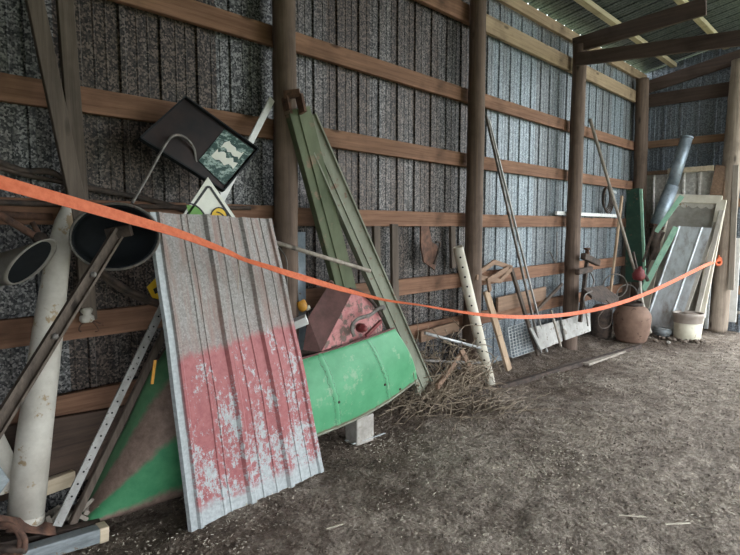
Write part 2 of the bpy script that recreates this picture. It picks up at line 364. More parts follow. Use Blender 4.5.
# rafters and tie beams on every post line
def rafter(x,label,z0=3.83):
    o=MB().beam((x+.06,-.03,z0),(x+.06,YF,zr(YF)-.19+z0-3.83),.19,.045,side=(1,0,0))
    tag(obj('rafter',o,'rafter',bev=.004),label,'rafter','sloping rafters under the roof')
rafter(-.1,'sloping dark rafter above the leaning black tray and junk at near end')
rafter(2.32,'sloping dark rafter meeting the post beside the red and silver sheet')
X2=W(474,200,'y',-.15).x; rafter(X2-.02,'sloping dark rafter at the second pole, at the top centre of the photo')
X3=W(573,200,'y',-.17).x
_a=W(577,53,'x',X3+.05); _b=W(706,15,'x',X3+.05)
tag(obj('rafter',MB().beam(_a+V((0,.05,.09)),_b+V((0,0,.09)),.18,.045,side=(1,0,0)),'rafter',bev=.004),'short dark rafter with a sawn end, rising from the pole nearest the back corner','rafter','sloping rafters under the roof')
rafter(9.36,'sloping brown rafter flat against the top of the end wall',3.75)
tag(obj('tie_beam',MB().beam(W(576,66,'x',X3-.1)+V((0,0,.075)),W(576,66,'x',X3-.1)+(W(740,46,'x',X3-.1)-W(576,66,'x',X3-.1))*3.0+V((0,0,.075)),.15,.045,side=(1,0,0)),'rafter',bev=.004),'dark level tie beam crossing below the rafter at the far pole','beam')
# poles
def pole(base,top,r,label,mat='post',name='wooden_pole',group='round posts along the wall'):
    n=60; L=[]; rs=[]
    for i in range(n):
        t=i/(n-1); p=lerp(base,top,t)+V((noise.noise(V((t*3,base[0],0)))*.012,noise.noise(V((t*3,5,base[0])))*.008,0)); L.append(p); rs.append(r*(1.06-.14*t)*(1+.05*noise.noise(V((t*11,base[0],7)))+.03*noise.noise(V((t*40,base[0],3)))))
    tag(obj(name,MB().tube(L,rs,20,jit=.025),mat,sub=0),label,'post',group)
pole(V((W(284,250,'y',-.13).x,-.13,-.05)),V((W(285,20,'y',-.13).x,-.13,3.74)),.080,'round brown post behind the top of the red and silver sheet')
pole(W(471,370,'y',-.15)*1-V((0,0,.35)),W(479,-12,'y',-.15)+V((0,0,0)),.083,'round brown post behind the white pipe with drilled holes')
pole(V((W(571,300,'y',-.17).x,-.17,-.05)),V((W(580,80,'y',-.17).x,-.16,3.74)),.088,'round brown post rising behind the pale white panels')
pole(V((W(642,200,'y',-.14).x,-.14,-.05)),V((W(643,100,'y',-.14).x,-.12,3.80)),.10,'dark round post standing in the back corner',)
pole(W(717,331,'x',9.32),W(741,60,'x',9.32),.125,'rough barked grey post on the right that holds the orange strap','postg')
pole((-.1,-.13,-.05),(-.1,-.13,3.72),.09,'round brown post at the near end of the wall') if False else None
# ------------------------------------------------ left end
def plank(name,label,cat,p,q,w,h,mat,side=None,group=None,bev=.004,parent=None,taper=1.):
    o=obj(name,MB().beam(p,q,w,h,side,taper=taper),mat,parent,bev=bev)
    if not parent: tag(o,label,cat,group)
    return o
plank('leaning_board','rough dark board at the far left, slanting more, in front of its straighter neighbour','board',W(24,-50,'y',-.145),W(84,235,'y',-.16),.075,.035,'board',group='dark boards leaning at far left')
plank('leaning_board','rough dark board standing straighter, just right of its crossing neighbour','board',W(61,-50,'y',-.10),W(89,320,'y',-.10),.075,.035,'board',group='dark boards leaning at far left')
def rod(name,label,cat,pts,r,mat,n=10,parent=None,group=None,sm=True,jit=0.):
    P=spline(pts) if sm and len(pts)>2 else pts
    o=obj(name,MB().tube(P,r,n,jit=jit),mat,parent)
    if not parent: tag(o,label,cat,group)
    return o
rod('bent_pipe','dark bent rusty pipe along the upper left wall above the orange strap','pipe',[W(-20,153,'y',-.05),W(20,170,'y',-.05),W(50,172,'y',-.05),W(75,185,'y',-.05),W(110,192,'y',-.05),W(150,200,'y',-.05),W(190,212,'y',-.05)],.016,'rustd',jit=.1)
rod('bent_pipe','thinner bent rusty pipe lying just below the other on the upper left wall','pipe',[W(-20,163,'y',-.05),W(30,176,'y',-.05),W(60,182,'y',-.05),W(72,190,'y',-.05)],.011,'rustd',jit=.1)
rod('long_rod','long dark rod lying along the wall behind the black tub','rod',[W(-30,201,'y',-.06),W(70,205,'y',-.06),W(160,207,'y',-.06),W(250,208,'y',-.06)],.014,'rustd')
rod('iron_bar','brown iron bar resting on the wall rail at the far left','bar',[W(-20,214,'y',-.052),W(52,217,'y',-.052)],.018,'rust')
# jointed rusty linkage
t=thing('rusty_linkage','rusty jointed linkage rod slanting above the grey tub at far left','linkage',W(20,226,'y',-.2))
rod('rod','','',[W(-15,206,'y',-.2),W(38,238,'y',-.22)],.017,'rust',parent=t)
obj('knuckle',MB().lathe(W(41,238,'y',-.245),(0,1,0),[(.0,0),(.028,0),(.028,.05),(0,.05)],14),'rustd',t)
rod('tie_rod','','',[W(32,222,'y',-.2),W(45,244,'y',-.22)],.012,'rust',parent=t)
# grey tub lying on its side
def shell(c,ax,ua,ub,depth,name,mat,parent,k=.8,wall=.006,n=36):
    """open vessel: mouth ellipse (ua,ub) at c, body runs along ax"""
    ax=V(ax).normalized(); L=MB(); rings=[]
    prof=[(k*.3,depth),(k*.92,depth),(k,depth*.93),(1,0),(1.045,0),(1.045,.02),(1.0,.022)]
    prof=[(0.001,depth-.012),(k*.9,depth-.012),(.975,.02),(.975,0),(1.05,0),(1.05,.022),(1.0,.026),(k,depth),(0.001,depth)]
    for s_,h in prof:
        rings.append([L.b.verts.new(V(c)+ax*h+V(ua)*(cos(2*pi*i/n)*s_)+V(ub)*(sin(2*pi*i/n)*s_)) for i in range(n)])
    for a,b in zip(rings,rings[1:]):
        for i in range(n): f=L.b.faces.new((a[i],a[(i+1)%n],b[(i+1)%n],b[i])); f.smooth=True
    return obj(name,L,mat,parent)
def imv(c,dx,dy,dz=0):
    """vector of image-plane offset in pixels at point c plus depth dz"""
    z=(V(c)-CAM).dot(FW); return (RT*dx-UP*dy)*(z/F)+(V(c)-CAM)/z*dz
c=W(32,262,'y',-.32)
t=thing('grey_tub','grey plastic tub on its side, mouth dark, at the far left edge','tub',W(20,290,'y',-.4))
ua,ub=imv(c,23,-20),imv(c,8,9,.09); axg=ua.cross(ub).normalized(); axg=axg if axg.dot(RT)<0 else -axg
axg=imv(c,-60,13,.06).normalized(); shell(c,axg,ua,ub,.26,'tub_body','greyp',t,k=.85)
P=[c+axg*.02+ua*(.955*cos(a))+ub*(.955*sin(a)) for a in [2*pi*i/32 for i in range(32)]]
obj('mouth_shade',MB().prism(P,axg*.006),'black',t,label='flat black disc for the shade inside the grey tub')  # black disc across the mouth, stands for the shade inside
c=W(115,237,'y',-.50)
t=thing('black_tub','wide black tub with open mouth hung above the long steel angle','tub',W(115,265,'y',-.36))
shell(c,(.15,1,.05),imv(c,42,-3,.02),imv(c,3,31,.03),.14,'tub_body','black',t,k=.8)
P=[c+imv(c,42,-3,.02)*(cos(a)*1.06)+imv(c,3,31,.03)*(sin(a)*1.06)+imv(c,0,0,-.004) for a in [2*pi*i/48 for i in range(48)]]
obj('rim',MB().tube(P,.006,8,closed=True),'steel',t,label='thin grey rim of the black tub')
# long steel angle
def angle(p,q,w,th=.006,side=(0,-1,0),name='angle',mat='steel',parent=None,flip=1):
    p,q=V(p),V(q); d=(q-p).normalized(); n=V(side); n=(n-d*n.dot(d)).normalized(); a=d.cross(n).normalized()*flip
    m=MB(); m.beam(p+a*w/2,q+a*w/2,w,th,side); m.beam(p-n*w/2,q-n*w/2,th,w,side); 
    return obj(name,m,mat,parent)
t=thing('steel_angle','dark weathered steel angle bar slanting in front of the white pipe','bar',W(-20,455,'y',-.72))
p,q=W(117,232,'y',-.53),W(-34,474,'y',-.87)
m=MB(); a=(q-p).normalized(); m.beam(p,q,.046,.012); m.beam(p+V((-.012,-.012,.012)),q+V((-.012,-.012,.012)),.014,.03); m.beam(p+V((.016,-.012,-.018)),q+V((.016,-.012,-.018)),.010,.03)
obj('bar',m,'rail' if False else 'board',t)
for k in (.22,.5): obj('bolt',MB().lathe(lerp(p,q,k)+V((0,-.028,0)),(0,-1,0),[(.013,-.01),(.013,.008),(.006,.012),(.0,.014)],10),'steel',t)
obj('end_bracket',MB().beam(p+imv(p,-10,2),p+imv(p,14,-2),.05,.03),'rustd',t)
# white pipe
t=thing('white_pipe','thick dirty white plastic pipe leaning upright at the far left','pipe',W(40,525,'y',-.22))
P=[W(25,523,'y',-.26),W(34,440,'y',-.235),W(48,330,'y',-.21),W(59,250,'y',-.20),W(64,222,'y',-.20),W(67,204,'y',-.20)]
obj('pipe_body',MB().tube(P,[.077,.075,.066,.052,.040,.016],28),'pvc',t)
obj('collar',MB().tube([lerp(P[0],P[1],.02),lerp(P[0],P[1],.10)],.0785,28),'pvc',t)
# perforated strip and its dark partner
t=thing('perforated_strip','pale grey perforated metal strip leaning left of the red and silver sheet','strip',W(58,525,'y',-.2))
p,q=W(166,300,'y',-.30),W(57,526,'y',-.36); o=obj('strip',MB().beam(p,q,.042,.008),'strip',t)
for i in range(17):
    c_=lerp(p,q,.08+.05*i)+V((-.002,-.006,-.002)); obj('punched_hole',MB().lathe(c_,(0,-1,0),[(.005,0),(.005,.002)],8),'hole',o)
plank('dark_angle','dark steel bar leaning close behind the perforated strip','bar',W(174,312,'y',-.24),W(72,524,'y',-.28),.035,.03,'board')
# pieces below the tub
rod('curved_bar','dark curved bar running from under the black tub to the sheet','bar',[W(98,268,'y',-.2),W(120,285,'y',-.2),W(142,296,'y',-.2),W(160,303,'y',-.22)],.016,'rustd')
rod('curved_bar','second dark curved bar lying just under its twin below the black tub','bar',[W(100,275,'y',-.17),W(125,293,'y',-.17),W(158,306,'y',-.19)],.010,'rustd')
t=thing('insulator_knob','small off-white ceramic knob with rusty hooks on the wall rail','insulator',W(87,325,'y',-.12))
c=W(87,322,'y',-.11); obj('knob_body',MB().lathe(c,(0,0,1),[(.028,0),(.036,.01),(.034,.03),(.02,.04),(.026,.05),(.03,.065),(.02,.075)],18),'pvc',t)
for dx,dy in ((12,8),(-8,8),(17,3)):
    rod('hook','','',[c+imv(c,4,-2),c+imv(c,dx*.7,dy*.3),c+imv(c,dx,dy),c+imv(c,dx*.7,dy*1.2)],.004,'rust',parent=t,n=6)
# yellow warning plate
t=thing('yellow_plate','small yellow warning plate with black mark, peeking behind the sheet','plate',W(153,300,'y',-.25))
p=[W(147,287,'y',-.22),W(158,276,'y',-.22),W(166,290,'y',-.22),W(155,303,'y',-.22)]
obj('plate',MB().prism(p,(0,.004,0)),'yellow',t)
obj('mark',MB().prism([W(153,289,'y',-.224),W(157,287,'y',-.224),W(159,292,'y',-.224),W(155,294,'y',-.224)],(0,-.002,0)),'ink',t)
# black tray with peeling corner
cn=[W(139,139,'y',-.25),W(184,98,'y',-.16),W(257,150,'y',-.22),W(211,191,'y',-.265)]
cn[3]=cn[0]+cn[2]-cn[1]
t=thing('black_tray','tilted black sheet metal tray hung from the wall with peeling pale corner','tray',lerp(cn[0],cn[2],.5))
nrm=(cn[1]-cn[0]).cross(cn[3]-cn[0]).normalized()
if nrm.y>0: nrm=-nrm
m=MB(); m.prism(cn,-nrm*.006); obj('tray_panel',m,'tray',t)
m=MB()
for i in range(4):
    a,b=cn[i],cn[(i+1)%4]; m.beam(a+nrm*.008,b+nrm*.008,.009,.028,side=tuple(nrm))
obj('rim',m,'black',t)
def qd(u,v): return lerp(lerp(cn[0],cn[1],v),lerp(cn[3],cn[2],v),u)+nrm*.004
_p=t; m=MB(); pts=[(.58,.22),(.55,.95),(.97,.95),(.97,.10)]
m.prism([qd(u,v) for u,v in pts],nrm*.002); pp=obj('peeling_patch',m,'teal',t,label='peeling teal and white patch of old paint')
m=MB()
for u0,u1,v0,v1 in ((.64,.92,.42,.56),(.66,.90,.64,.78)):
    L=[]
    for i in range(9): L.append(qd(u0+(u1-u0)*i/8+random.uniform(-.01,.01),v0+random.uniform(-.04,.04))+nrm*.003)
    for i in range(9): L.append(qd(u1-(u1-u0)*i/8+random.uniform(-.01,.01),v1+random.uniform(-.05,.05))+nrm*.003)
    m.prism(L,nrm*.001)
obj('paint_flakes',m,'signw',pp,label='pale flaking paint in the corner of the tray')
rod('cable','thin grey cable looping over the black tray and down to the tub','cable',[W(132,203,'y',-.42),W(150,172,'y',-.34),W(162,150,'y',-.3),W(170,138,'y',-.28),W(178,135,'y',-.27),W(187,139,'y',-.26),W(194,149,'y',-.26),W(196,161,'y',-.26),W(200,164,'y',-.26)],.0075,'steel',n=8)
# white lath
plank('white_lath','narrow white lath leaning behind the black tray and the diamond sign','lath',W(272,99,'y',-.12),W(218,206,'y',-.27),.045,.012,'white')
# diamond sign
Y0=-.372
def sp(x,y,k=0): return W(x,y,'y',Y0-k)
t=thing('diamond_sign','white diamond sign with black border, green arc and yellow disc','sign',sp(208,260))
obj('sign_plate',MB().prism([sp(208,177),sp(238,221),sp(208,270),sp(179,221)],(0,.005,0)),'signw',t)
def ring(pts,w,k,name,mat,closed=True):
    m=MB(); n=len(pts)
    for i in range(n if closed else n-1): m.beam(sp(*pts[i],k),sp(*pts[(i+1)%n],k),w,.002)
    return obj(name,m,mat,t)
ring([(207,187),(210,187),(231,218),(231,224),(209,257),(206,257),(185,224),(185,218)],.013,.002,'black_border','ink')
m=MB().prism([sp(189,216,.002)]+[sp(189+17*cos(a),222-17*sin(a)*1.0,.002) for a in [pi*.55-i*pi*.5/8 for i in range(9)]]+[sp(206,224,.002),sp(189,224,.002)],(0,-.001,0)); obj('green_shape',m,'leaf',t)
L=[(186+21*cos(a),226-23*sin(a)) for a in [pi*.5-i*pi*.5/10 for i in range(11)]]; ring(L,.008,.004,'green_shape_outline','ink',False)
m=MB().prism([sp(219+8*cos(a),218-10*sin(a),.002) for a in [2*pi*i/20 for i in range(20)]],(0,-.001,0)); obj('yellow_disc',m,'yellow',t)
ring([(219+8.5*cos(a),218-10.5*sin(a)) for a in [2*pi*i/20 for i in range(20)]],.007,.004,'disc_outline','ink')
ring([(216+9*cos(a),221-9*sin(a)) for a in [.2+1.3*i/8 for i in range(9)]],.006,.006,'disc_stripe','ink',False)
# ------------------------------------------------ red and silver sheet
BL,BR,TL,TR=V((1.235,-.63,.0)),V((2.17,-.58,.0)),W(149,212,'y',-.50),W(272,219,'y',-.37)
S=[(0,-.02),(.008,0),(.045,0),(.055,.014),(.07,.014),(.08,0)]
for c0,h,w in ((.21,.005,.008),(.25,.004,.006),(.385,.019,.03),(.47,.005,.008),(.565,.005,.008),(.665,.019,.028),(.75,.005,.008),(.83,.005,.008)):
    S+=[(c0-w,0),(c0-w*.45,h),(c0+w*.45,h),(c0+w,0)]
S+=[(.89,0),(.90,.013),(.925,.013),(.935,0),(.94,-.008)]
HS=dict(S); us=[u for u,h in S]
nr=(TL-BL).cross(BR-BL).normalized(); nr=nr if nr.y<0 else -nr
def fs(u,v):
    t=u/.94; k=v/1.62; p=lerp(lerp(BL,BR,t),lerp(TL,TR,t),k)
    ragged=(noise.noise(V((u*9,3,0)))*.012) if v>1.55 or v<.05 else 0
    return p+nr*(HS[u]+.012*noise.noise(V((u*3,v*2.5,1)))+.01*sin(v*2))+V((0,0,ragged))
o=obj('metal_sheet',MB().grid(fs,us,rng(0,1.62,.045)),'redsheet',thick=.0025)
tag(o,'large ribbed metal sheet, flaking red below and bare silver above, leaning front left','metal sheet')
rod('thin_string','short pale string hanging from the orange strap over the metal sheet','string',[W(239,259,'y',-.56),W(238.5,275,'y',-.56),W(238,289,'y',-.55)],.0018,'straw',n=5)
# ------------------------------------------------ green snout left
t=thing('green_snout','big tapering green harvester snout with rusty top, tip on the dirt at left','machine part',(1.0,-.2,.0))
sec=[(78,527,522,-.30),(90,524,495,-.30),(105,520,464,-.31),(125,514,425,-.33),(148,507,375,-.35),(168,500,345,-.36),(195,492,335,-.36),(230,483,330,-.36)]
secs=[]
for x,yb,yt,y in sec: secs.append((W(x,yb,'y',y),W(x,yt,'y',y+.16)))
def fsn(u,v):
    i=min(int(u),len(secs)-2); f=u-i; b=lerp(secs[i][0],secs[i+1][0],f); tp=lerp(secs[i][1],secs[i+1][1],f)
    h=(tp-b).length; return lerp(b,tp,v)+V((0,-1,.25)).normalized()*(.30*h*sin(pi*min(v,1))**.8*.55)
us_=rng(0,len(secs)-1,.25)
obj('snout_shell',MB().grid(fsn,us_,rng(0,1,.05),smooth=True),'snout',t,thick=.005)
obj('reflector',MB().beam(W(152,384,'y',-.49),W(155,360,'y',-.49),.014,.006),'amber',t,label='amber strip reflector')
obj('shell_edge',MB().tube([fsn(u,1)+V((0,0,.003)) for u in us_],.007,8),'rustd',t)
# middle green panel
TLp,TRp,BLp,BRp=W(292,361,'y',-.37),W(393,328,'y',-.47),W(308,438,'y',-.45),W(416,380,'y',-.44)
def fg(u,v):
    p=lerp(lerp(BLp,BRp,u),lerp(TLp,TRp,u),v); sag=-.035*sin(pi*u)*(1-v)**1.5
    rib=.006*exp(-((u-.22)/.012)**2)+.006*exp(-((u-.68)/.012)**2)
    return p+V((0,-1,0))*(.06*sin(pi*(v*.9+.05))+.02*sin(pi*u)+rib)+V((0,0,sag))
t=thing('green_shroud','bright green curved machine panel standing right of the red and silver sheet','panel',(2.8,-.4,.12))
obj('curved_shell',MB().grid(fg,rng(0,1,.012),rng(0,1,.06),smooth=True),'shroud',t,thick=.008)
obj('bottom_lip',MB().tube([fg(u,0) for u in rng(0,1,.04)],.009,8),'rail',t)
obj('top_lip',MB().tube([fg(u,1) for u in rng(0,1,.04)],.008,8),'maroon',t)
m=MB()
for u,v in ((.80,.06),(.60,.35),(.35,.72)): m.lathe(fg(u,v)+V((0,-.002,0)),(0,-1,0),[(.008,0),(.008,.004)],10)
obj('bolt',m,'hole',t) if False else m.b.free()
for u,v in ((.80,.08),(.66,.30),(.24,.35)): obj('bolt',MB().lathe(fg(u,v)+V((0,-.004,0)),(0,-1,0),[(.010,0),(.009,.006)],10),'rustd',t)
# concrete block and strips
o=MB(); p=[W(352,428,'y',-.40),W(372,420,'y',-.40),W(373,405,'y',-.40),W(352,405,'y',-.40)]
p[0].z=0;p[1].z=0
o.box((p[0].x-.01,-.46,.0),(p[1].x-.04,-.34,.20)); tag(obj('concrete_block',o,'conc',bev=.008),'pale concrete block propping the bright green panel','block')
for i,(a,b) in enumerate((((345,441),(372,430)),((352,444),(385,433)))):
    plank('flat_iron',('thin pale metal strip lying on the dirt, nearer the green panel','thin pale metal strip lying on the dirt, nearer the camera')[i],'metal strip',W(*a,'z',.025),W(*b,'z',.03),.02,.006,'zinc',side=(0,0,1),group='metal strips below the green panel')
# ------------------------------------------------ chute
t=thing('green_chute','tall faded green machine chute with grey rail leaning against the post','machine part',(3.0,-.3,.1))
a,b=W(299,108,'y',-.25),W(352,310,'y',-.26)
wd=.17
m=MB(); m.beam(a,b,wd,.012); 
d=(b-a).normalized(); ac=d.cross(V((0,-1,0))).normalized()
for k in (-1,1): m.beam(a+ac*k*wd/2+V((0,.02,0)),b+ac*k*wd/2+V((0,.02,0)),.01,.05)
m.beam(a+ac*.02+V((0,-.008,0)),b+ac*.02+V((0,-.008,0)),.012,.014)
obj('green_channel',m,'chute',t,label='faded green channel of the chute')
a2,b2=W(306,118,'y',-.22),W(424,388,'y',-.36); w2=.15; b2.z=max(b2.z,.02)
m=MB(); m.beam(a2,b2,w2,.012,taper=1.15); d=(b2-a2).normalized(); ac=d.cross(V((0,-1,0))).normalized()
for k in (-1,1): m.beam(a2+ac*k*w2/2+V((0,-.0,0)),b2+ac*k*w2*1.15/2,.012,.05)
m.beam(a2+ac*.015+V((0,-.010,0)),b2+ac*.015+V((0,-.01,0)),.014,.012)
obj('grey_rail',m,'rail',t,label='grey green rail with a centre crease')
c=W(292,101,'y',-.24); m=MB()
m.beam(c+imv(c,-8,-6),c+imv(c,8,-8),.05,.05); m.beam(c+imv(c,-7,-4),c+imv(c,-3,14),.02,.06); m.beam(c+imv(c,7,-6),c+imv(c,11,12),.02,.06)
obj('end_bracket',m,'rust',t,label='rusty end bracket')
# brown box piece at the chute
tag(obj('wall_bracket',MB().beam(W(340,196,'y',-.14),W(342,216,'y',-.14),.06,.05),'plankx',bev=.004),'small brown wooden block on the rail right of the chute','block')
rod('tool_handle','thin brown rod lying across in front of the green chute','rod',[W(274,242,'y',-.36),W(320,256,'y',-.38),W(370,271,'y',-.42)],.014,'plankg',n=10,sm=False)
rod('hanging_wire','grey wire hanging beside the right edge of the metal sheet','wire',[W(272,242,'y',-.24),W(281,250,'y',-.27),W(287,262,'y',-.3),W(287,285,'y',-.3),W(290,310,'y',-.3)],.004,'steel',n=6)
# shovel-like light slat behind
tag(obj('tin_offcut',MB().beam(W(301,232,'y',-.06),W(301,292,'y',-.07)-V((0,0,1.02)),.07,.01),'duct'),'pale galvanised slat standing just right of the first post','slat')
# white box and bottle
p=W(299,322,'y',-.38); tag(obj('white_box',MB().beam(p+imv(p,-7,3),p+imv(p,8,-3),.055,.05),'white',bev=.003),'small clean white box end beside the metal sheet','box')
t=thing('orange_bottle','small orange and white bottle lying between the sheet and rusty hopper','bottle',W(304,308,'y',-.2))
p=W(300,301,'y',-.2); obj('bottle_body',MB().lathe(p,imv(p,4,8),[(.03,0),(.034,.01),(.034,.06),(.02,.075)],18),'amber',t); obj('cap',MB().lathe(p+imv(p,7,5),imv(p,4,8),[(.018,0),(.018,.03)],14),'pvcw',t)
# ------------------------------------------------ red hopper
t=thing('red_hopper','faded red and rusty brown machine hopper behind the green panel','machine part',(2.75,-.35,.5))
R1,R2=W(353,290,'y',-.37),W(321,352,'y',-.41)
def face(name,pts,mat,th=.008,label=None):
    m=MB(); n=len(pts); m.poly(pts,[tuple(range(n))]); bmesh.ops.triangulate(m.b,faces=m.b.faces[:]); return obj(name,m,mat,t,thick=th,label=label)
face('rusty_side',[R1,R2,W(303,350,'y',-.32),W(308,318,'y',-.3),W(328,286,'y',-.28)],'maroon',label='dark maroon rusty side of the hopper')
face('red_side',[R1,W(368,298,'y',-.33),W(380,314,'y',-.34),W(382,328,'y',-.36),W(376,352,'y',-.4),R2],'pink',label='faded pink red side with rust pits')
L=[W(350,289,'y',-.37),W(362,293,'y',-.36),W(374,304,'y',-.36),W(382,317,'y',-.37)]
obj('flange',MB().tube(spline(L),.012,8),'rustd',t)
c=W(348,286,'y',-.34); obj('lug',MB().lathe(c+imv(c,-20,-2),(0,-1,0),[(.03,0),(.03,.03),(.014,.03),(.014,0)],16),'rust',t)
L=[W(354,336,'y',-.47),W(352,326,'y',-.48),W(358,319,'y',-.49),W(370,315,'y',-.5),W(378,309,'y',-.5),W(383,307,'y',-.5),W(384,310,'y',-.5)]
obj('bent_clamp',MB().tube(spline(L),.015,10,flat=.6),'steel',t,label='bare grey bent clamp')
c=W(362,328,'y',-.47); obj('gear_boss',MB().lathe(c,(0,-1,0),[(.032,-.03),(.032,.01),(.02,.02),(.02,.035),(.0,.035)],18),'red',t)
obj('clamp_bar',MB().beam(W(366,336,'y',-.47),W(381,321,'y',-.47),.022,.02),'red',t)
face('lower_lip',[W(300,350,'y',-.31),W(322,352,'y',-.405),W(345,350,'y',-.40),W(330,362,'y',-.36),W(303,362,'y',-.31)],'rustd')
# ------------------------------------------------ centre wall
for x,y0,y1,w,lab in ((376,226,277,.07,'short brown upright board below the wall rail, nearest the chute'),(394,224,318,.08,'longer brown upright board under the wall rail, second from the chute'),(452,226,268,.07,'brown upright board behind the top of the drilled white pipe')):
    plank('hanging_board',lab,'board',W(x,y0,'y',-.055),W(x+1,y1,'y',-.055),w,.03,'board',group='short uprights under the wall rail')
t=thing('hanging_plate','rusty iron plate with a hook hanging from the wall rail','iron plate',W(432,270,'y',-.08))
obj('plate',MB().prism([W(421,226,'y',-.09),W(429,226,'y',-.09),W(432,242,'y',-.09),W(438,246,'y',-.09),W(435,270,'y',-.09),W(424,262,'y',-.09),W(421,245,'y',-.09)],(0,.015,0)),'rust',t)
obj('hook',MB().tube(spline([W(434,264,'y',-.11),W(438,252,'y',-.12),W(440,243,'y',-.12),W(436,242,'y',-.12)]),.009,8),'rustd',t)
# drilled white pipe
p,q=W(458,247,'y',-.27),W(490,385,'y',-.33); q.z=max(q.z,.0); 
t=thing('drilled_pipe','white square-ended pipe with a row of drilled holes leaning on the wall','pipe',q)
w_=.043; d=(q-p).normalized(); dirv=(CAM-lerp(p,q,.5)); dirv=(dirv-d*dirv.dot(d)).normalized()
m=MB(); m.tube([p,q],[w_,w_*1.22],24,cap=False); o=obj('pipe_body',m,'pvcw',t,thick=.006)
for i in range(14):
    c=lerp(p,q,.06+.066*i)+dirv*(w_*(1+.22*(.06+.066*i))+.001)
    obj('drilled_hole',MB().lathe(c,dirv,[(.009,-.006),(.009,.003)],12),'hole',o)
# planks right of the pipe
plank('leaning_plank','short bare plank leaning just right of the drilled white pipe','plank',W(486,291,'y',-.10),W(509,370,'y',-.26),.085,.03,'plank')
plank('leaning_plank','dark narrow plank leaning left of the two long metal rails','plank',W(511,268,'y',-.12),W(538,355,'y',-.22),.045,.03,'board')
plank('metal_rail','long grey metal rail leaning high against the wall, the left one of two','rail',W(486,115,'y',-.10),W(541,353,'y',-.26),.022,.025,'steel',group='two long metal rails leaning together')
plank('metal_rail','long light grey metal rail leaning high, the right one of two','rail',W(489,120,'y',-.09),W(547,352,'y',-.24),.020,.022,'strip',group='two long metal rails leaning together')
# crate
t=thing('broken_crate','broken wooden crate frame resting on the rail right of the second post','crate',W(492,282,'y',-.15))
for a,b,ya,yb in (((477,274),(494,262),-.2,-.12),((476,277),(500,281),-.22,-.2),((494,262),(512,268),-.12,-.12),((487,281),(508,268),-.24,-.14),((500,281),(512,268),-.2,-.12),((488,280),(490,291),-.22,-.2)):
    obj('slat',MB().beam(W(*a,'y',ya),W(*b,'y',yb),.05,.02),'plankx',t,bev=.003)
rod('hanging_hoop','thin pale wire hook on the wall between second and third posts','hook',[W(557,232,'y',-.04),W(556,262,'y',-.05),W(550,252,'y',-.05),W(547,253,'y',-.05)],.007,'steel',n=6)
# low rubbish at wall between: grid mesh, boards, white panels
plank('low_board','brown board lying along the wall foot left of the white panels','board',W(497,305,'y',-.08),W(545,293,'y',-.08),.16,.03,'plankx')
m=MB(); 
A,B,C,Dq=W(508,328,'y',-.12),W(531,320,'y',-.12),W(512,358,'y',-.2),W(536,350,'y',-.2)
for i in range(9): m.beam(lerp(A,B,i/8),lerp(C,Dq,i/8),.006,.006)
for i in range(11): m.beam(lerp(A,C,i/10),lerp(B,Dq,i/10),.006,.006)
tag(obj('wire_mesh',m,'zinc'),'small grey wire mesh panel standing at the wall foot','wire mesh')
def sheetbox(name,label,cat,P,th,mat,group=None,bev=.003):
    n=(P[1]-P[0]).cross(P[-1]-P[0]).normalized(); n=n if n.y>0 else -n
    return tag(obj(name,MB().prism(P,n*th),mat,bev=bev),label,cat,group)
sheetbox('white_board','low white board standing on edge at wall foot, left piece','panel',[W(530,328,'y',-.22),W(561,320,'y',-.22),W(563,341,'y',-.30),W(541,350,'y',-.30)],.02,'whited','low white boards at the wall foot')
sheetbox('white_board','low white board standing on edge beside the small tank, right piece','panel',[W(562,320,'y',-.26),W(590,312,'y',-.26),W(591,331,'y',-.34),W(566,340,'y',-.34)],.02,'whited','low white boards at the wall foot')
plank('short_stake','short grey stake leaning on the white boards','stake',W(551,310,'y',-.3),W(561,347,'y',-.46),.03,.02,'plankg')
plank('brace_stick','brown slanting stick between the white boards and the metal rails','stick',W(535,312,'y',-.14),W(562,284,'y',-.1),.035,.025,'board')
# debris boards left of drilled pipe
rod('metal_tube','thin pale metal tube lying above the brush pile','tube',[W(425,333,'y',-.28),W(480,348,'y',-.34)],.014,'zinc',sm=False)
rod('metal_tube','thin grey metal tube lying low through the brush pile','tube',[W(408,360,'y',-.3),W(480,363,'y',-.36)],.012,'steel',sm=False)
plank('broken_board','reddish broken board slanting in the brush pile','board',W(437,387,'y',-.46),W(462,353,'y',-.28),.05,.025,'plankx')
plank('broken_board','reddish broken board upright in the brush pile by the drilled pipe','board',W(461,350,'y',-.3),W(472,372,'y',-.40),.06,.025,'plankx')
plank('low_board','dark reddish board on the wall behind the brush pile','board',W(420,337,'y',-.1),W(458,326,'y',-.1),.10,.03,'plankx')
m=MB()
for i in range(520):
    x=random.gauss(3.85,.38); y=random.uniform(-.55,-.06); z=abs(random.gauss(0,.22))
    x=min(max(x,3.25),4.5)
    if x>4.3: z*=.5; y=min(y,-.1)-.0
    if x>4.42: continue
    a=random.uniform(0,2*pi); el=random.uniform(-.5,.9); L=random.uniform(.12,.45)
    p=V((x,y,z+.02)); pts=[p]
    for k in range(5):
        a+=random.uniform(-.5,.5); el+=random.uniform(-.4,.3)
        q=pts[-1]+V((cos(a)*cos(el),sin(a)*cos(el)*.5,sin(el)))*L/5; q.y=min(q.y,-.05); q.z=max(q.z,.005); pts.append(q)
    m.tube(pts,random.uniform(.002,.0045),4)
for i in range(45):
    x=random.uniform(3.4,4.4); y=random.uniform(-.95,-.45); a=random.uniform(-.6,.6)+(pi if random.random()<.3 else 0); pts=[V((x,y,.015))]
    for k in range(6):
        a+=random.uniform(-.4,.4); q=pts[-1]+V((cos(a),sin(a),0))*.07; q.z=.02+.02*random.random(); pts.append(q)
    m.tube(pts,random.uniform(.002,.0035),4)
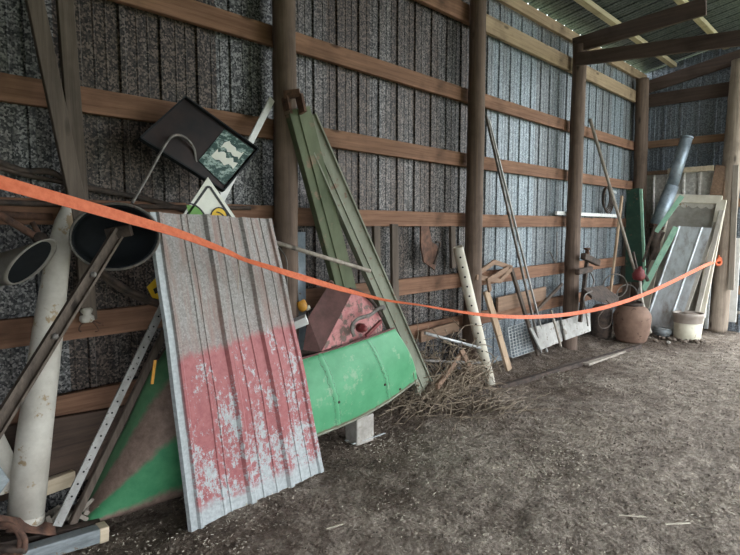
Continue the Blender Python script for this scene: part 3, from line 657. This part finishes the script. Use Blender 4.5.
tag(obj('brush_pile',m,'twig'),'tangled pile of dry twigs and vines between green panel and drilled pipe','brush pile',kind='stuff')
# half-buried timber and planks on the floor
P=[W(430,408,'z',.0),W(470,392,'z',0),W(520,377,'z',0),W(580,362,'z',0),W(640,348,'z',0)]
plank('buried_timber','dark half-buried timber running along the dirt in front of the wall','timber',P[0]+V((0,0,.0)),P[-1]+V((0,0,.02)),.05,.05,'rustd',side=(0,0,1))
plank('floor_plank','weathered plank lying flat on the dirt before the white boards','plank',W(585,364,'z',.02),W(622,351,'z',.02),.10,.025,'plankg',side=(0,0,1))
plank('floor_plank','narrow dark plank flat on the dirt, left of the weathered one','plank',W(548,371,'z',.02),W(590,358,'z',.02),.05,.02,'board',side=(0,0,1))
# ------------------------------------------------ far bay
plank('white_bar','white square bar lying level on the wall rail behind the far post','bar',W(556,213,'y',-.07),W(618,216,'y',-.07),.045,.03,'white')
t=thing('cable_coil','coil of grey cable hung on the wall beyond the third post','cable',W(606,212,'y',-.08))
for i in range(4):
    c=W(606+i*.9,198+i*.6,'y',-.06-.012*i); rx,rz=.085+.01*i,.15+.012*i
    obj('loop',MB().tube([c+V((rx*cos(a)*1.6,0,rz*sin(a))) for a in [2*pi*k/28 for k in range(28)]],.010,6,closed=True),'rustd',t)
obj('tie',MB().beam(W(610,190,'y',-.12),W(616,193,'y',-.12),.03,.02),'zinc',t)
rod('long_pole','long pale wooden pole leaning across the far bay to the red pump','pole',[W(590,119,'y',-.10),W(635,272,'y',-.36)],.021,'plankg',sm=False,n=12)
plank('upright_plank','tall bare plank leaning behind the rusty ring in the far bay','plank',W(622,196,'y',-.10),W(606,330,'y',-.16),.05,.03,'plank')
# jack
t=thing('rusty_jack','rusty lifting jack with jaws fixed upright beside the third post','jack',W(586,320,'y',-.3))
obj('upright',MB().beam(W(588,252,'y',-.30),W(580,322,'y',-.34),.045,.04),'rustd',t)
obj('jaw',MB().beam(W(583,256,'y',-.33),W(598,263,'y',-.33),.08,.07),'rustd',t,bev=.012)
obj('jaw',MB().beam(W(577,272,'y',-.34),W(591,269,'y',-.34),.07,.06),'rustd',t,bev=.012)
obj('screw_head',MB().lathe(W(587,254,'y',-.30),(0,0,1),[(.025,0),(.025,.05),(.04,.055),(.04,.075),(0,.08)],12),'rust',t)
obj('chain',MB().tube(spline([W(590,271,'y',-.36),W(594,281,'y',-.36),W(592,287,'y',-.38)]),.009,6),'steel',t)
# small dark tank with tin on top
t=thing('dark_keg','dark rusty keg under a bent metal pan beside the rusty tank','keg',W(597,338,'z',0))
b=W(597,338,'z',0)+V((.05,-.03,0)); obj('keg_body',MB().lathe(b,(0,0,1),[(.11,0),(.14,.03),(.145,.2),(.14,.36),(.11,.44),(.07,.47),(0,.47)],26),'rustd',t)
obj('top_pan',MB().prism([W(583,288,'y',-.45),W(603,285,'y',-.36),W(619,297,'y',-.5),W(611,302,'y',-.56),W(592,296,'y',-.56)],(0,0,-.04)),'rustd',t,bev=.004)
obj('handle_loop',MB().tube(spline([W(592,291,'y',-.55),W(584,297,'y',-.6),W(586,312,'y',-.6),W(588,326,'y',-.6)]),.008,8),'steel',t)
obj('wire_loop',MB().tube(spline([W(606,308,'y',-.66),W(598,318,'y',-.66),W(601,328,'y',-.66),W(610,325,'y',-.66),W(612,308,'y',-.66),W(606,300,'y',-.6)]),.006,6),'rustd',t)
# iron rings
for c,r,lab,yy in ((W(615,286,'y',-.33),.165,'larger thin iron ring standing behind the rusty tank',-.33),(W(627,295,'y',-.30),.15,'smaller thin iron ring low against the rusty tank',-.3)):
    tag(obj('iron_ring',MB().tube([c+(RT*cos(a)+V((0,0,1))*sin(a))*r for a in [2*pi*k/32 for k in range(32)]],.008,8,closed=True),'steel'),lab,'ring','iron rings leaning behind the rusty tank')
# rusty tank
t=thing('rusty_tank','round rusty brown tank on the dirt, in front of the leaning sheets','tank',W(631,341,'z',0))
b=W(631,341,'z',0); obj('tank_body',MB().lathe(b,(0,0,1),[(.17,0),(.19,.02),(.195,.05),(.22,.12),(.238,.28),(.238,.36),(.222,.39),(.217,.40),(.18,.46),(.12,.495),(0,.50)],32),'tank',t)
obj('collar',MB().lathe(b+V((0,0,.48)),(0,0,1),[(.13,0),(.13,.05),(.115,.05),(.115,.01),(0,.01)],24),'rustd',t)
t=thing('red_pump','red cast hand pump head standing behind the rusty tank','pump',W(637,282,'y',-.5))
c=W(638,273,'y',-.60)
obj('pump_head',MB().lathe(c+V((0,0,-.10)),(.12,-.1,1),[(.05,0),(.075,.03),(.085,.08),(.06,.12),(.065,.14),(.03,.16),(.02,.19)],18),'red',t)
obj('spout',MB().tube([c+imv(c,3,2),c+imv(c,8,4),c+imv(c,10,8)],[.032,.026,.022],12),'rustd',t)
obj('lever',MB().beam(c+imv(c,-1,-4),c+imv(c,-5,-21),.03,.025),'rustd',t)
obj('pipe_leg',MB().tube([c+imv(c,2,5),c+imv(c,3,22),c+imv(c,9,48),c+imv(c,13,60)],.016,12),'pvc',t,label='pale lower pipe of the pump')
# ------------------------------------------------ back corner
def psheet(name,label,cat,Pbl,Pbr,Ptl,Ptr,pitch,prof,mat,group=None,scal=0,th=.003,parent=None):
    w=(Pbr-Pbl).length; n=(Pbr-Pbl).cross(Ptl-Pbl).normalized(); n=n if (CAM-Pbl).dot(n)>0 else -n
    RR=ribs(0,w,prof,pitch); HH=dict(RR)
    m=MB().grid(lambda u,v:lerp(lerp(Pbl,Pbr,u/w),lerp(Ptl,Ptr,u/w),v)+n*HH[u],[u for u,h in RR],rng(0,1,.1))
    o=obj(name,m,mat,parent,thick=th); 
    if not parent: tag(o,label,cat,group)
    return o
P2=[(0,0),(.015,.02),(.035,.02),(.05,0),(.11,.0)]
X=9.28
o=psheet('roofing_sheet','tall stained roofing sheets leaning on the end wall, wooden strip along the top','roofing sheet',W(637,300,'x',9.05),W(706,318,'x',9.05),W(637,176,'x',X),W(717,170,'x',X),.19,P2,'sheet')
plank('wood_strip','brown wooden strip lying along the top of the roofing sheets','strip',W(638,174,'x',X-.06),W(668,172,'x',X-.06),.06,.04,'plankx',side=(-1,0,0))
plank('wood_strip','whitish scalloped strip along the top of the roofing sheets, right half','strip',W(668,171,'x',X-.06),W(714,168,'x',X-.06),.075,.05,'pale',side=(-1,0,0))
sheetbox('brown_board','brown pointed board standing between the roofing sheets and right post','board',[W(712,222,'x',9.2),W(709,200,'x',9.2),W(716,165,'x',9.24),W(726,166,'x',9.24),W(724,200,'x',9.2),W(722,222,'x',9.2)],.03,'plankx')
# framed door-like panel
fr=[W(640,340,'x',8.72),W(696,336,'x',8.72),W(722,200,'x',9.1),W(668,198,'x',9.1)]
for k in (0,1): fr[k].z=.0
t=thing('framed_panel','large pale wood framed panel with ragged screen leaning at the back right','panel',lerp(fr[0],fr[1],.5))
nn=(fr[1]-fr[0]).cross(fr[3]-fr[0]).normalized(); nn=nn if nn.x<0 else -nn
obj('panel_backing',MB().prism([p-nn*.03 for p in fr],-nn*.01),'greyp',t)
for a,b,w in ((3,2,.12),(0,3,.12),(1,2,.12),(0,1,.12)):
    obj('frame_rail',MB().beam(fr[a],fr[b],w,.04,side=tuple(nn)),'pale' if False else 'pvcw',t,bev=.004)
# scalloped skirt of the screen
m=MB(); pts=[]
A,B=lerp(fr[3],fr[2],.10),lerp(fr[3],fr[2],.90); dn=(fr[0]-fr[3]).normalized()
for i in range(41):
    u=i/40; pts.append(lerp(A,B,u)+dn*(.10+.035*abs(sin(u*pi*5)))-nn*.012)
pts=[A+dn*.04-nn*.012]+pts+[B+dn*.04-nn*.012]
obj('ragged_edge',MB().prism(pts,-nn*.004),'pvc',t)
# bright silver sheet in front
P3=[(0,0),(.012,.012),(.022,.012),(.034,0),(.30,0)]
o=psheet('silver_sheet','shiny silver ribbed sheet leaning low in front of the framed panel','metal sheet',W(642,330,'x',8.40),W(676,336,'x',8.40),W(678,226,'x',8.82),W(712,228,'x',8.86),.3,P3,'bright')
for i,(x0,x1,lab) in enumerate(((676,716,'long pale board leaning along the right side of the silver sheet'),(690,722,'long pale narrow board leaning nearest the right post'))):
    plank('leaning_lath',lab,'board',W(x1,222-i*12,'x',9.0),W(x0+3,330,'x',8.62),.06,.035,'pale' if False else 'pvc',side=(-1,0,0),group='pale boards right of the silver sheet')
plank('steel_pole','narrow grey metal strip standing upright left of the right post','strip',W(711,262,'x',9.15),W(706,329,'x',9.05),.05,.02,'zinc',side=(-1,0,0))
# stove pipe
P=[W(687,137,'x',9.12),W(672,186,'x',9.0),W(656,228,'x',8.85),W(654,260,'x',8.8)]
t=thing('stove_pipe','long bluish galvanised stove pipe leaning into the back corner','pipe',P[2])
obj('upper_pipe',MB().tube([P[0],P[1]],.080,26,cap=False),'duct',t,thick=.006); obj('lower_pipe',MB().tube([P[1],P[2]],[.090,.100],26,cap=False),'duct',t,thick=.006)
obj('rolled_rim',MB().tube([lerp(P[0],P[1],-.01),lerp(P[0],P[1],.03)],.088,26),'duct',t)
obj('bottom_band',MB().tube([lerp(P[1],P[2],.94),lerp(P[1],P[2],1.)],.106,26),'rust',t,label='rusty band at the lower end')
obj('dark_elbow',MB().tube([P[2],P[3]],[.085,.06],20),'rustd',t)
# green boards
gb=sheetbox('green_board','tall dark green board standing upright in the back corner','board',[W(626,282,'x',8.6),W(645,282,'x',8.6),W(643,212,'x',8.7),W(640,188,'x',8.7),W(627,190,'x',8.7)],.03,'greend')
obj('green_edge',MB().beam(W(641,189,'x',8.60),W(645,282,'x',8.50),.035,.03,side=(-1,0,0)),'mint',gb,label='light green strip along the board edge')
plank('mint_angle','light green metal bar slanting up to the right, the upper one','bar',W(682,196,'x',8.62),W(656,232,'x',8.5),.065,.03,'mint',side=(-1,-.3,0),group='light green bars in the back corner')
plank('mint_angle','light green metal bar slanting lower, beside the silver sheet','bar',W(676,227,'x',8.38),W(643,290,'x',8.2),.075,.03,'mint',side=(-1,-.3,0),group='light green bars in the back corner')
for i,(a,b,lab) in enumerate((((664,232),(646,268),'dark rusty rod slanting left of the lower light green bar'),((655,226),(643,262),'dark rusty rod slanting just right of the green board'))):
    plank('dark_bar',lab,'bar',W(*a,'x',8.4),W(*b,'x',8.3),.035,.03,'rustd',side=(-1,-.3,0),group='dark bars in the back corner')
plank('dark_timber','dark timber leaning between the corner post and the green board','timber',W(633,200,'x',8.95),W(621,332,'x',8.7),.16,.04,'board',side=(-1,0,0))
# small clutter by tank
t=thing('grey_pot','small dark rounded pot tipped at the foot of the silver sheet','pot',W(662,335,'z',0))
c=W(662,327,'x',8.3); obj('pot_body',MB().lathe(V((c.x,c.y,.0)),(.1,-.1,1),[(.05,0),(.10,.02),(.13,.08),(.11,.13),(.08,.13),(.08,.05),(0,.04)],20),'tube',t)
obj('pot_lip',MB().lathe(V((c.x+.012,c.y-.012,.12)),(.1,-.1,1),[(.112,0),(.118,.008),(.112,.016),(.09,.016),(.09,0)],20),'zinc',t)
for i,(x,y) in enumerate(((655,341),(668,343),(648,338),(700,339))):
    p=W(x,y,'z',.015); tag(obj('rock',MB().lathe(p,(0,0,1),[(.02,-.01),(.035,.008),(.03,.02),(.014,.028),(0,.03)],7),'conc' if i%2 else 'dirt_clod'),('small stone at the foot of the rusty tank','small stone beside the dark pot','small stone left of the dark pot','small stone right of the bucket')[i],'stone','stones at the foot of the sheets')
# bucket
b=W(687,339,'z',0)
t=thing('plastic_bucket','round plastic bucket, brown banded top and cream lower half, on the dirt','bucket',b)
obj('bucket_body',MB().lathe(b,(0,0,1),[(.155,0),(.165,.01),(.172,.24),(.0,.24)],32),'cream',t)
obj('bucket_top',MB().lathe(b+V((0,0,.235)),(0,0,1),[(.176,0),(.18,.01),(.18,.07),(.19,.075),(.19,.10),(.196,.105),(.196,.135),(.175,.135),(.170,.02),(0,.02)],32),'pail',t,label='stained brown banded top of the bucket')
obj('filling',MB().lathe(b+V((0,0,.30)),(0,0,1),[(.166,0),(.16,.04),(.06,.075),(0,.08)],20),'dirt_clod',t)
m=MB()
for i in range(30):
    a=random.uniform(0,6.3); r=random.uniform(.1,.28); p=b+V((-abs(cos(a))*r*.5,-.1+sin(a)*r,0)); p=b+V((cos(a)*r*.8-.12,sin(a)*r+.04,.01)); m.lathe(p,(0,0,1),[(.02,-.01),(.03,.01),(.01,.025)],6)
tag(obj('dark_rubble',m,'dirt_clod'),'scatter of dark crumbs round the foot of the bucket','rubble',kind='stuff')
# right edge
c=V(W(739,352,'z',0)); c=W(738,330,'z',0)
t=thing('grey_bucket','grey bucket with a lid at the right edge behind the post','bucket',c)
obj('bucket_body',MB().lathe(c,(0,0,1),[(.13,0),(.15,.26),(0,.26)],28),'steel',t); obj('lid',MB().lathe(c+V((0,0,.26)),(0,0,1),[(.16,0),(.165,.02),(.155,.05),(.0,.05)],28),'greyp',t)
plank('white_board','white upright board standing in for the bright gap beyond the right post','board',W(737,238,'x',9.45),W(732,322,'x',9.40),.10,.03,'white',side=(-1,0,0))  # white board added where a bright gap shows beyond the post
plank('brace_board','short brown board nailed upright on the right side of the right post','board',W(736,165,'x',9.22),W(731,290,'x',9.22),.07,.04,'plankg',side=(-1,0,0))
# ------------------------------------------------ bottom left
a,b=W(-30,572,'z',.09),W(106,531,'z',.05)
t=thing('square_tube','square blue-grey steel tube lying on the dirt at bottom left','tube',b)
obj('tube_body',MB().beam(a,b,.07,.07,side=(0,0,1)),'tube',t,bev=.006)
obj('raw_end',MB().beam(b-(b-a).normalized()*.04,b+(b-a).normalized()*.003,.074,.074,side=(0,0,1)),'pale',t,bev=.004,label='tan end sleeve of the tube')
plank('dark_rail','dark flat rail lying behind the blue-grey square tube','rail',W(-20,549,'z',.10),W(100,524,'z',.06),.05,.04,'rustd',side=(0,0,1))
plank('rusty_bar','flat rusty bar lying across the foot of the white pipe','bar',W(-25,518,'y',-.40),W(55,530,'y',-.30),.07,.012,'rust',side=(0,-.6,1))
t=thing('rusty_clamp','thick rusty curved clamp at the bottom left corner','clamp',W(10,550,'z',.03))
c=W(4,541,'y',-.5)
for k,(r,w) in enumerate(((.07,.013),(.055,.012))):
    obj('clamp_arm',MB().tube([c+imv(c,k*8,k*2)+(RT*cos(a)+UP*sin(a)*1.0)*r for a in [1.9-i*4.3/16 for i in range(17)]],w,10),'rust',t)
obj('clamp_pin',MB().tube([c+imv(c,-20,6),c+imv(c,22,9)],.016,10),'rustd',t)
sheetbox('white_board','weathered white board end leaning at the lower left edge','board',[W(0,425,'y',-.16),W(18,462,'y',-.2),W(12,492,'y',-.22),W(-14,500,'y',-.24),W(-20,435,'y',-.17)],.02,'pvc')
sheetbox('grey_window','grey metal sash corner at the lower left edge below the white board','frame',[W(-10,452,'y',-.28),W(10,480,'y',-.3),W(-12,512,'y',-.32)],.02,'tube')
plank('pale_block','pale split wood block wedged behind the perforated strip','wood block',W(43,488,'y',-.14),W(74,477,'y',-.12),.075,.04,'pale')
plank('low_timber','dark timber lying along the wall foot behind the white pipe','timber',W(-20,468,'y',-.075),W(170,428,'y',-.075),.36,.04,'darkt')
m=MB()
for i in range(90):
    x=random.uniform(.6,1.3); y=random.uniform(-.3,-.08); a=random.uniform(0,6.3); p=V((x,y,.05+random.uniform(0,.05))); m.beam(p,p+V((cos(a)*.06,sin(a)*.03,random.uniform(0,.05))),.02,.004)
tag(obj('wood_scraps',m,'plankg'),'scraps of bark and splinters at the wall foot behind the white pipe','wood scraps',kind='stuff')
# ------------------------------------------------ orange strap
SP=[(-20,175,-.98,.95),(0,182,-.98,.9),(60,199,-.92,.9),(120,216,-.84,.9),(180,234,-.76,.75),(225,251,-.68,.55),(243,259,-.65,.38),(262,265,-.64,.5),(300,277,-.62,.75),(345,290,-.60,.6),(385,300,-.57,.3),(420,305,-.55,.2),(455,311,-.56,.35),(490,315.5,-.60,.6),(530,317,-.64,.75),(570,314,-.70,.8),(610,306,-.86,.85),(650,292,-1.0,.9),(690,273,-1.155,.9),(704,266,-1.215,.9),(716,261,-1.205,.9)]
pts=spline([W(x,y,'y',yy) for x,y,yy,r in SP],6)
rl=[]; 
for i in range(len(SP)-1):
    for k in range(6): rl.append(SP[i][3]+(SP[i+1][3]-SP[i][3])*k/6)
rl.append(SP[-1][3])
t=thing('orange_strap','long orange webbing strap strung across the junk to the right post','strap',pts[-1])
m=MB(); P1=[];P2_=[]
for i,p in enumerate(pts):
    d=(pts[min(i+1,len(pts)-1)]-pts[max(i-1,0)]).normalized(); vw=(p-CAM).normalized(); up=d.cross(vw).normalized(); 
    if up.z<0: up=-up
    c=rl[i]; vv=(up*c+vw*sqrt(max(0,1-c*c)))*(.048/2); P1.append(p+vv); P2_.append(p-vv)
m.poly(P1+P2_,[(i,i+1,len(pts)+i+1,len(pts)+i) for i in range(len(pts)-1)])
obj('webbing',m,'orange',t,thick=.003)
c=pts[-1]; m=MB().tube(spline([c,c+imv(c,4,-3),c+imv(c,5,2),c+imv(c,2,4),c+imv(c,-1,1),c+imv(c,4,-1)]),.018,8); obj('knot',m,'orange',t)
obj('loose_end',MB().beam(c+imv(c,2,0),c+imv(c,3,-6),.03,.012),'orange',t)
# ------------------------------------------------ chips and straw on the floor
m=MB()
def chip(m,x,y,L,w):
    a=random.uniform(0,pi); z=fz(x,y)+.006; e=random.uniform(-.15,.25); p=V((x,y,z)); d=V((cos(a),sin(a),e))*L
    n=V((-sin(a),cos(a),random.uniform(-.4,.4))).normalized()*w/2; u=V((0,0,.0015))
    m.poly([p-n,p+n,p+d+n,p+d-n,p-n*.6+u*2,p+n*.6+u*2,p+d+n*.6+u*2,p+d-n*.6+u*2],[(0,1,5,4),(1,2,6,5),(2,3,7,6),(3,0,4,7),(4,5,6,7),(3,2,1,0)])
cnt=0
while cnt<7000:
    x=random.uniform(.6,7.5); y=random.uniform(-3.0,-.35)
    dn=noise.noise(V((x*1.6,y*1.6,9)))*1.3+.40-.04*x-max(0,y+1.3)*.25
    if random.random()>dn: continue
    chip(m,x,y,random.uniform(.004,.016),random.uniform(.0015,.005)); cnt+=1
tag(obj('straw_litter',m,'straw',at=(0,0,0)),'pale straw bits and wood shavings scattered over the dirt floor','straw litter',kind='stuff')
m=MB(); cnt=0
while cnt<2600:
    x=random.uniform(.6,8.5); y=random.uniform(-3.0,-.3)
    r=random.uniform(.003,.010); p=V((x,y,fz(x,y)+r*.3)); 
    m.lathe(p,(random.uniform(-.4,.4),random.uniform(-.4,.4),1),[(r*.7,-r*.5),(r,0),(r*.6,r*.6)],5); cnt+=1
tag(obj('dirt_clods',m,'dirt_clod',at=(0,0,0)),'small dark crumbs of earth scattered over the dirt floor','dirt crumbs',kind='stuff')
for x,y,x2,y2,w,lab in ((326,529,343,524,.012,'short pale splinter on the dirt at the bottom centre'),(665,524,690,523,.014,'pale splinter on the dirt at the lower right'),(618,515,646,517,.01,'thin pale twig on the dirt near the lower right')):
    plank('wood_splinter',lab,'splinter',W(x,y,'z',.012),W(x2,y2,'z',.014),w,.006,'straw',side=(0,0,1),group='pale splinters on the dirt')
# ------------------------------------------------ light
sc=bpy.context.scene
w=bpy.data.worlds.new('sky'); sc.world=w; w.use_nodes=True; nt=w.node_tree
bg=nt.nodes['Background']; bg.inputs[0].default_value=(.90,.955,1.0,1); bg.inputs[1].default_value=3.0
sc.view_settings.view_transform='Standard'; sc.view_settings.look='None'; sc.view_settings.gamma=1; sc.view_settings.exposure=1.1
